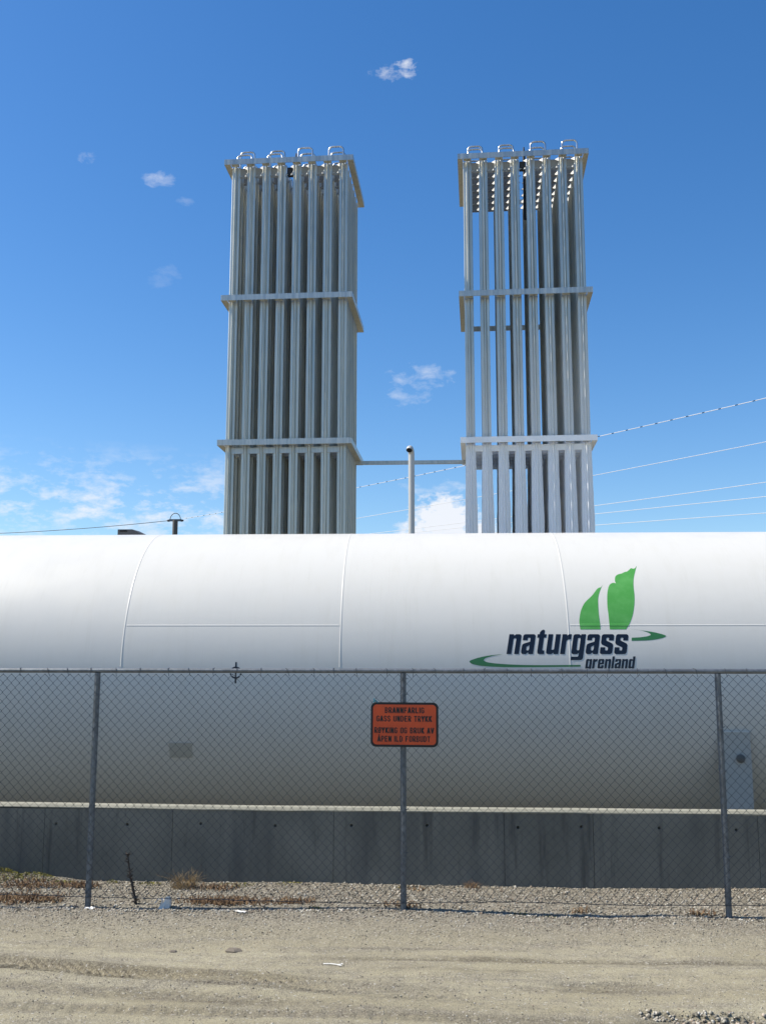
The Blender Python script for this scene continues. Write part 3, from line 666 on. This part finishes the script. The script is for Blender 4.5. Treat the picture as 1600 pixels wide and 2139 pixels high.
# ------------------------------------------------------------------ power line
pole = empty('utility_pole', (-11.8, 45, -.75)); tag(pole, 'distant utility pole topped by a wire loop, rising beyond the tank', 'utility pole')
b = MB(); b.tube([(0,0,0),(0,0,9.08)], [.15,.115], 14); b.build('pole', M_wood, pole, smooth=True)
b = MB(); b.box(-.27, .27, -.05, .05, 9.03, 9.12); b.build('crossarm', M_galv, pole)
b = MB(); b.tube(arc((0,0,9.10), .235, R(5), R(175), 12, (1,0,0), (0,0,1.25)), .016, 6); b.build('jumper_loop', M_cable_dk, pole, smooth=True)
for sx_ in (-.3, .3):
    b = MB(); b.tube([(sx_*.75,0,9.05),(sx_,0,9.06),(sx_*1.25,0,9.06)], [.03,.055,.03], 8); b.build('insulator', M_cable_dk, pole, smooth=True)
# all conductors run in one vertical plane x + y = 33.2; a = azimuth/height pairs measured along it
def along(azd, h): a = R(azd); r = 33.2/(math.sin(a)+math.cos(a)); return (r*math.sin(a), r*math.cos(a), 1.7+h)
def span(P, n):
    P = [Vector(p) for p in P]; s = [0]
    for a, c in zip(P, P[1:]): s.append(s[-1]+(c-a).length)
    co = [np.polyfit(s, [p[k] for p in P], 2 if len(P) > 2 else 1) for k in range(3)]
    return [Vector(np.polyval(c, u) for c in co) for u in np.linspace(0, s[-1], n)]
GW = 'overhead conductors beyond the towers'
A = span([along(-14.3, 6.62), along(-4.54, 6.46), along(1.15, 6.46), along(8.9, 6.56), along(17.76, 6.62), along(30, 6.85)], 140)
oh = empty('overhead_cable'); tag(oh, 'dashed uppermost overhead cable, the one tied to the looped pole', 'cable', GW)
b = MB(); b.tube(A, .0095, 6); b.build('conductor', M_cable, oh, smooth=True)
sl = MB(); Ls = np.concatenate([[0], np.cumsum([(A[i+1]-A[i]).length for i in range(len(A)-1)])]); Aa = np.array([tuple(p) for p in A])
pt = lambda u: Vector([np.interp(u, Ls, Aa[:, k]) for k in range(3)])
u = .3
while u < Ls[-1]-.3: sl.tube([pt(u), pt(u+.075)], .0112, 6); u += .47  # dark bands painted in between the glints of a twisted cable
o = sl.build('glint_gap', M_cable_dk, oh); o['kind'] = 'stuff'
b = MB(); b.tube(span([(-11.95, 45, 8.33), (-16, 45.8, 8.10), (-20.4, 46.7, 8.03), (-30, 48.6, 8.3)], 30), .013, 6); b.build('far_span', M_cable_dk, oh, smooth=True)
for lab, pts in (('second overhead conductor from the top, pale and unbroken', [(-14.3,5.42),(-4.67,5.38),(3.14,5.38),(8.57,5.44),(17.64,5.53),(30,5.75)]),
                 ('third overhead conductor from the top, just over a close pair', [(-14.3,5.1),(-4.66,4.81),(1.38,4.61),(8.7,4.54),(17.53,4.55),(30,4.6)]),
                 ('fourth overhead conductor from the top, lower one of a close pair', [(-14.3,4.95),(-1.57,4.57),(8.69,4.33),(17.49,4.19),(30,4.05)]),
                 ('lowest overhead conductor, barely clearing the tank', [(-14.3,4.7),(8.67,4.03),(17.44,3.79),(30,3.5)])):
    b = MB(); b.tube(span([along(*p) for p in pts], 60), .0075, 6); tag(b.build('overhead_cable', M_cable, None, True), lab, 'cable', GW)

# ------------------------------------------------------------------ chain-link fence
FY = 7.642
fence = empty('chain_link_fence', (0, FY, 0)); tag(fence, 'grey chain-link fence with round posts and a top rail before the concrete wall', 'fence')
for x in (-4.83, -2.552, -.276, 1.991, 4.27):
    b = MB(); b.tube([(x,0,-.3),(x,0,1.679)], .0215, 18); b.build('post', M_galv, fence, smooth=True)
b = MB(); b.tube([(-5.4,0,1.6955),(-.52,0,1.6955)], .0165, 16); b.build('top_rail', M_galv, fence, smooth=True)
b = MB(); b.tube([(-.60,0,1.6955),(5.0,0,1.6955)], .0175, 16); b.build('top_rail', M_galv, fence, smooth=True)
PX, PZ, MY = .0321, .0680, -.0275
def bot(x): return float(np.interp(x, [-5.4,-2.85,-1.45,-.42,.4,1.26,1.92,5], [.10,.094,.072,.072,.086,.082,.087,.09]))+.004*math.sin(x*3.1)
b = MB(); n = int(10.2/PX)
for i in range(n):
    xa = -5.3+i*PX; zb = bot(xa); rows = int(round((1.672-zb)/(PZ/2))); P = []
    for k in range(rows+1):
        zz = 1.672-(1.672-zb)*k/rows; side = (k+i) % 2
        xw = xa+(PX*.5 if side else -PX*.5)+.0034*math.sin(xa*5.3+zz*4.1)+rnd.uniform(-.0008,.0008); xw += (.0022 if side else -.0022)
        P.append((xw, MY+(.0025 if side else -.0025)+.010*math.sin(xa*2.1)*math.sin(zz*2.4)+.004*math.sin(xa*9+zz*5), zz))
    b.tube(P, .0021, 4, cap=False)
b.build('wire_mesh', M_wire, fence)['kind'] = 'stuff'
b = MB(); P = [(x, MY, bot(x)+.002*math.sin(x*40)) for x in np.arange(-5.3, 4.9, .032)]; b.tube(P, .0026, 5); b.build('tension_wire', M_wire, fence)
tie = MB(); tie.tube([(0,.015,.026),(0,-.016,.021),(.002,-.0215,0),(.004,-.026,-.024),(.007,-.029,-.036)], .0022, 5); tmesh = tie.mesh('tie_wire'); tmesh.materials.append(M_wire)
x = -5.0
while x < 4.7:
    o = link(bpy.data.objects.new('tie_wire', tmesh), fence); o.location = (x, 0, 1.690); o.rotation_euler = (0, rnd.uniform(-.25,.25), rnd.uniform(-.5,.5)); x += rnd.uniform(.15, .23)
clip = MB(); clip.tube([(-.022,0,0)]+arc((0,0,0), .0235, math.pi, 2*math.pi, 8, (1,0,0), (0,1,.25))+[(.034,-.012,0)], .0026, 5); cm = clip.mesh('post_clip'); cm.materials.append(M_galv)
for x in (-2.552, -.276, 1.991):
    for z in (1.62, 1.52, 1.29, 1.0, .70, .40, .14):
        o = link(bpy.data.objects.new('post_clip', cm), fence); o.location = (x, 0, z+rnd.uniform(-.02,.02)); o.rotation_euler = (rnd.uniform(-.1,.1), rnd.uniform(-.3,.3), 0)

# ------------------------------------------------------------------ warning sign
sg = empty('warning_sign', (-.2655, 7.602, 1.311)); sg.rotation_euler = (0, R(.35), 0)
tag(sg, 'orange warning sign with black border and black capitals wired to the fence', 'sign')
def rrect(w_, h_, r, n=7):
    P = []
    for cx_, cz_, a0 in ((w_/2-r, h_/2-r, 0), (-w_/2+r, h_/2-r, 90), (-w_/2+r, -h_/2+r, 180), (w_/2-r, -h_/2+r, 270)):
        P += [(cx_+r*math.cos(R(a0+90*i/n)), cz_+r*math.sin(R(a0+90*i/n))) for i in range(n+1)]
    return P
def slab(P, y0, y1):
    n = len(P); b = MB(); b.add([(x, y0, z) for x, z in P]+[(x, y1, z) for x, z in P], [tuple(range(n)), tuple(range(2*n-1, n-1, -1))]+[((k+1) % n, k, k+n, (k+1) % n+n) for k in range(n)]); return b
slab(rrect(.489, .317, .038), -.0015, .0015).build('border', M_signblk, sg)
slab(rrect(.456, .284, .026), -.0032, -.0016).build('panel', M_orange, sg)
_c = (.12,.15,.48,.15); _t = (.12,.85,.48,.85); _m = (.12,.5,.46,.5); _l = (.1,0,.1,1); _r = (.5,.1,.5,.9); _ls = (.1,.1,.1,.9)
CAPS = {'B': [_l,(.1,.92,.45,.92),(.1,.5,.45,.5),(.1,.08,.45,.08),(.5,.57,.5,.87),(.5,.13,.5,.43)], 'R': [_l,(.1,.92,.45,.92),(.1,.48,.45,.48),(.5,.53,.5,.87),(.3,.48,.52,0)],
 'A': [(.07,0,.3,1),(.53,0,.3,1),(.15,.26,.45,.26)], 'N': [_l,(.5,0,.5,1),(.1,1,.5,0)], 'F': [_l,(.1,.91,.55,.91),(.1,.5,.47,.5)], 'L': [_l,(.1,.09,.55,.09)], 'I': [_l],
 'G': [_ls,(.15,.92,.46,.92),(.15,.08,.46,.08),(.5,.72,.5,.87),(.5,.08,.5,.5),(.32,.46,.58,.46)], 'S': [(.14,.92,.46,.92),(.1,.58,.1,.88),(.14,.52,.46,.48),(.5,.12,.5,.42),(.14,.08,.46,.08),(.5,.70,.5,.87),(.1,.13,.1,.30)],
 'U': [(.1,.1,.1,1),(.5,.1,.5,1),(.14,.08,.46,.08)], 'D': [_l,(.1,.92,.42,.92),(.1,.08,.42,.08),(.5,.15,.5,.85)], 'E': [_l,(.1,.92,.55,.92),(.1,.5,.5,.5),(.1,.08,.55,.08)], 'T': [(.3,0,.3,1),(.02,.91,.58,.91)],
 'Y': [(.3,0,.3,.5),(.05,1,.3,.45),(.55,1,.3,.45)], 'K': [_l,(.12,.42,.52,1),(.22,.52,.55,0)], 'O': [_ls,_r,(.14,.92,.46,.92),(.14,.08,.46,.08)], 'P': [_l,(.1,.92,.45,.92),(.1,.44,.45,.44),(.5,.50,.5,.87)], 'V': [(.05,1,.3,0),(.55,1,.3,0)]}
CAPS['Ø'] = CAPS['O']+[(.06,-.04,.54,1.04,.08)]; CAPS['Å'] = CAPS['A']+[(.20,1.06,.40,1.06,.09),(.20,1.25,.40,1.25,.09),(.22,1.0,.22,1.28,.09),(.38,1.0,.38,1.28,.09)]
ADV = {'I': .2, ' ': .34}
def caption(txt, w_, h_, x, z):
    tot = sum(ADV.get(c, .6) for c in txt)+.13*(len(txt)-1); k = w_/tot; pen = 0; b = MB(); lay = 0
    for c in txt:
        for sgm in CAPS.get(c, []):
            x0, y0, x1, y1 = sgm[:4]; th = sgm[4] if len(sgm) > 4 else .225
            p, q = Vector(((pen+x0)*k, y0*h_)), Vector(((pen+x1)*k, y1*h_)); d = (q-p).normalized()
            n_ = Vector((-d.y, d.x))*th*.5*(k*abs(d.y)+h_*.85*abs(d.x)); lay += 1; yy = -.0034-.00002*(lay % 9)
            b.add([(v.x-w_/2+x, yy, v.y-h_/2+z) for v in (p-n_, q-n_, q+n_, p+n_)], [(0,1,2,3)])
        pen += ADV.get(c, .6)+.13
    b.build('lettering', M_signblk, sg)
caption('BRANNFARLIG', .284, .041, 0, .102); caption('GASS UNDER TRYKK', .400, .041, -.003, .042)
caption('RØYKING OG BRUK AV', .430, .041, -.003, -.041); caption('ÅPEN ILD FORBUDT', .380, .041, -.004, -.101)
tw = MB(); tw.tube([(-.49,7.598,1.470),(-.478,7.592,1.487),(-.468,7.600,1.480),(-.476,7.606,1.474),(-.488,7.600,1.492),(-.482,7.598,1.498)], .0038, 6)
tw.tube([(-.470,7.600,1.480),(-.458,7.596,1.468)], .0035, 6)
tag(tw.build('twine_knot', M_teal, None, True), 'scrap of teal twine knotted to the mesh over the orange sign', 'twine')

# ------------------------------------------------------------------ weeds and litter
def blades(n, cx_, cy_, rad, hgt, lean, seed, thick=.0016):
    g = random.Random(seed); b = MB()
    for _ in range(n):
        a = g.uniform(0, 6.28); q = rad*math.sqrt(g.random()); x = cx_+q*math.cos(a); y = cy_+q*.7*math.sin(a); z = float(height(np.array(x), np.array(y)))
        h_ = hgt*g.uniform(.35, 1); la = g.uniform(0, 6.28); ll = lean*g.uniform(.2, 1)*h_
        b.tube([(x,y,z-.005),(x+ll*.35*math.cos(la),y+ll*.35*math.sin(la),z+h_*.6),(x+ll*math.cos(la),y+ll*math.sin(la),z+h_*g.uniform(.75,1))], [thick,thick*.8,thick*.3], 3, cap=False)
    return b
tag(blades(150, -1.98, 8.22, .10, .15, 1.2, 1).build('dry_tuft', M_straw), 'tuft of dry straw-coloured grass at the foot of the concrete wall', 'grass tuft')
tag(blades(70, .23, 8.38, .06, .06, 1.3, 2).build('dry_tuft', M_weed), 'tiny brown tuft by the wall, right of the middle post', 'grass tuft')
b = MB()
for k, (x0, x1, y0, y1, d_) in enumerate(((-3.6,-2.75,7.66,7.95,420),(-1.95,-1.2,7.68,7.90,330),(-3.5,-2.9,8.05,8.35,160),(-3.0,-2.6,8.12,8.3,120),(-1.3,-.9,7.7,7.85,90),(-.45,-.1,7.64,7.72,60),(.9,1.1,7.65,7.75,30),(1.7,1.95,7.62,7.72,60),(-.35,0.0,8.2,8.3,25),(-1.95,-1.5,8.1,8.3,70))):
    for _ in range(int(d_*(1.15 if x1 < -.8 else .6))):
        x = rnd.triangular(x0, x1); y = rnd.triangular(y0, y1); z = float(height(np.array(x), np.array(y))); a = rnd.uniform(0, 6.28); h_ = rnd.uniform(.008, .042); l_ = rnd.uniform(.01, .05)
        b.tube([(x,y,z),(x+l_*.5*math.cos(a),y+l_*.5*math.sin(a),z+h_),(x+l_*math.cos(a),y+l_*math.sin(a),z+h_*.7)], [.0045,.0035,.001], 3, cap=False)
tag(b.build('dead_weeds', M_weed), 'low reddish-brown dead weeds creeping through the gravel by the fence', 'weeds', kind='stuff')
b = MB()
def clump(cx_, cy_, rad, hgt, n, g):
    for _ in range(n):
        a = g.uniform(0, 6.28); q = math.sqrt(g.random()); x = cx_+rad*q*math.cos(a); y = cy_+rad*.55*q*math.sin(a); z = float(height(np.array(x), np.array(y)))+hgt*(1-q*q)*g.uniform(.3,1)
        r = g.uniform(.004,.009); t1 = g.uniform(0,6.28); u_ = Vector((math.cos(t1), math.sin(t1), g.uniform(-.3,.5)))*r; v_ = Vector((-math.sin(t1)*.6, math.cos(t1)*.6, g.uniform(.2,.9)))*r; p = Vector((x,y,z))
        b.add([p-u_, p+v_, p+u_, p-v_*.5], [(0,1,2),(0,2,3)])
for (cx_, cy_, rad, hgt, n) in ((-3.62,8.36,.28,.075,1500),(-3.22,8.38,.16,.04,420),(-2.95,8.3,.12,.02,160),(-2.3,8.36,.10,.015,110),(-1.6,8.34,.14,.014,110),(-1.2,8.40,.12,.012,90),(-.9,7.63,.06,.012,60),(.75,7.6,.07,.012,60),(.55,7.62,.08,.014,70),(-.3,8.35,.1,.012,50),(-2.62,8.40,.05,.025,60)):
    clump(cx_, cy_, rad, hgt, n, rnd)
tag(b.build('moss', M_moss), 'yellow-green moss and seedlings growing along the foot of the wall', 'moss', kind='stuff')
b = MB(); P = [(-2.225,7.735,0),(-2.238,7.735,.07),(-2.262,7.737,.15),(-2.285,7.742,.24),(-2.300,7.75,.33),(-2.305,7.75,.36)]
b.tube(P, [.012,.008,.010,.0065,.0045,.0012], 6); rr_ = random.Random(3)
for _ in range(110):
    k = rr_.random()**1.4; i = min(int(k*5), 4); p = Vector(P[i]).lerp(Vector(P[i+1]), rr_.random()); a = rr_.uniform(0, 6.28); l_ = rr_.uniform(.012,.036)
    b.tube([p, p+Vector((math.cos(a)*l_, math.sin(a)*l_*.6, rr_.uniform(-.008,.026)))], [.0055,.0015], 4, cap=False)
tag(b.build('dead_stalk', M_twig), 'dark withered weed stalk standing up against the fence mesh', 'weed stalk')
# crumpled white carton: a folded upright flap with a torn loop beside it
lit = empty('litter_carton', (-2.00, 7.665, float(height(np.array(-2.0), np.array(7.665)))-.004)); tag(lit, 'crumpled white paper cup lying under the fence beside the withered stalk', 'litter')
b = MB(); b.add([(-.012,-.022,0),(.040,-.018,0),(.046,-.016,.060),(.030,-.010,.085),(.010,-.012,.080),(-.004,-.018,.040),(-.008,.022,.0),(.044,.024,0),(.048,.020,.058),(.034,.012,.084),(.012,.012,.078),(0,.02,.04)],
      [(0,1,2,5),(5,2,3,4),(6,11,8,7),(11,10,9,8),(0,6,7,1),(1,7,8,2),(2,8,9,3),(3,9,10,4),(4,10,11,5),(5,11,6,0)]); b.build('flap', M_paper, lit)
b = MB(); P = [(-.008,-.02,.004),(-.022,-.022,.030),(-.014,-.016,.058),(-.030,-.012,.068),(-.052,-.014,.058),(-.068,-.012,.034)]
for i in range(len(P)-1):
    p, q = Vector(P[i]), Vector(P[i+1]); ww = Vector((.004,.028,.002)); b.add([p, q, q+ww, p+ww, p+Vector((.006,-.001,.002)), q+Vector((.006,-.001,.002)), q+ww+Vector((.006,0,.002)), p+ww+Vector((.006,0,.002))], [(0,1,2,3),(7,6,5,4),(0,4,5,1),(3,2,6,7),(1,5,6,2),(0,3,7,4)])
b.add([(-.040,-.02,.0),(.0,-.026,.0),(.012,-.022,.035),(-.012,-.016,.046),(-.03,.01,0),(.0,.014,0),(.01,.012,.03),(-.01,.01,.04)], [(0,1,2,3),(7,6,5,4),(0,3,7,4),(1,5,6,2),(3,2,6,7)]); b.build('torn_rim', M_paper, lit)
def scrap(name, x, y, sx_, sy_, seed, label, cat, mt=M_paper, hz=.008):
    g = random.Random(seed); bm = bmesh.new(); bmesh.ops.create_grid(bm, x_segments=6, y_segments=4, size=1)
    for v in bm.verts: v.co = (v.co.x*sx_*(1+g.uniform(-.12,.12)), v.co.y*sy_*(1+g.uniform(-.2,.2)), g.uniform(0, hz)+.004)
    ret = bmesh.ops.extrude_face_region(bm, geom=bm.faces[:])
    for e in ret['geom']:
        if isinstance(e, bmesh.types.BMVert): e.co.z += .0012
    bmesh.ops.recalc_face_normals(bm, faces=bm.faces[:]); me = bpy.data.meshes.new(name); bm.to_mesh(me); bm.free(); me.materials.append(mt)
    o = link(bpy.data.objects.new(name, me)); o.location = (x, y, float(height(np.array(x), np.array(y)))+.003); o.rotation_euler = (0, 0, g.uniform(-.5,.5)); tag(o, label, cat); return o
scrap('paper_scrap', -1.41, 7.49, .042, .020, 4, 'flat white paper scrap on the gravel, nearest to the middle post', 'paper scrap')
scrap('paper_scrap', -2.50, 7.53, .034, .018, 8, 'pale scrap lying on the gravel beside the leftmost post', 'paper scrap', hz=.014)
b = MB(); zz = float(height(np.array(-.6), np.array(6.32)))+.006
b.tube([(-.70,6.345,zz),(-.66,6.335,zz+.004),(-.615,6.322,zz+.003),(-.59,6.300,zz+.004)], .0034, 6); b.tube([(-.615,6.322,zz+.003),(-.585,6.325,zz+.006),(-.59,6.345,zz+.004)], .003, 6)
tag(b.build('plastic_tie', M_paper, None, True), 'small bent white plastic tie lying out on the dusty track', 'plastic tie')
def clod(x, y, r, seed, label):
    g = random.Random(seed); bm = bmesh.new(); bmesh.ops.create_icosphere(bm, subdivisions=2, radius=1)
    for v in bm.verts:
        k = 1+g.uniform(-.2,.2); v.co = (v.co.x*r*k, v.co.y*r*.8*k, max(v.co.z, -.3)*r*.34*k)
    me = bpy.data.meshes.new('earth_clod'); bm.to_mesh(me); bm.free(); me.materials.append(M_clod)
    o = link(bpy.data.objects.new('earth_clod', me)); o.location = (x, y, float(height(np.array(x), np.array(y)))); tag(o, label, 'earth clod', 'clods on the track')
M_clod = mat('damp_earth', (.16,.135,.10), .95); t = NT(M_clod); t.l(t.mix(t.noise(t.co('Object'), 40, 4), (.10,.085,.065), (.24,.20,.15)), t.b.inputs['Base Color'])
clod(-1.29, 6.62, .055, 1, 'larger dark earth clod lying on the smooth track')
clod(-1.66, 6.60, .026, 2, 'small dark earth clod, left of the larger one')
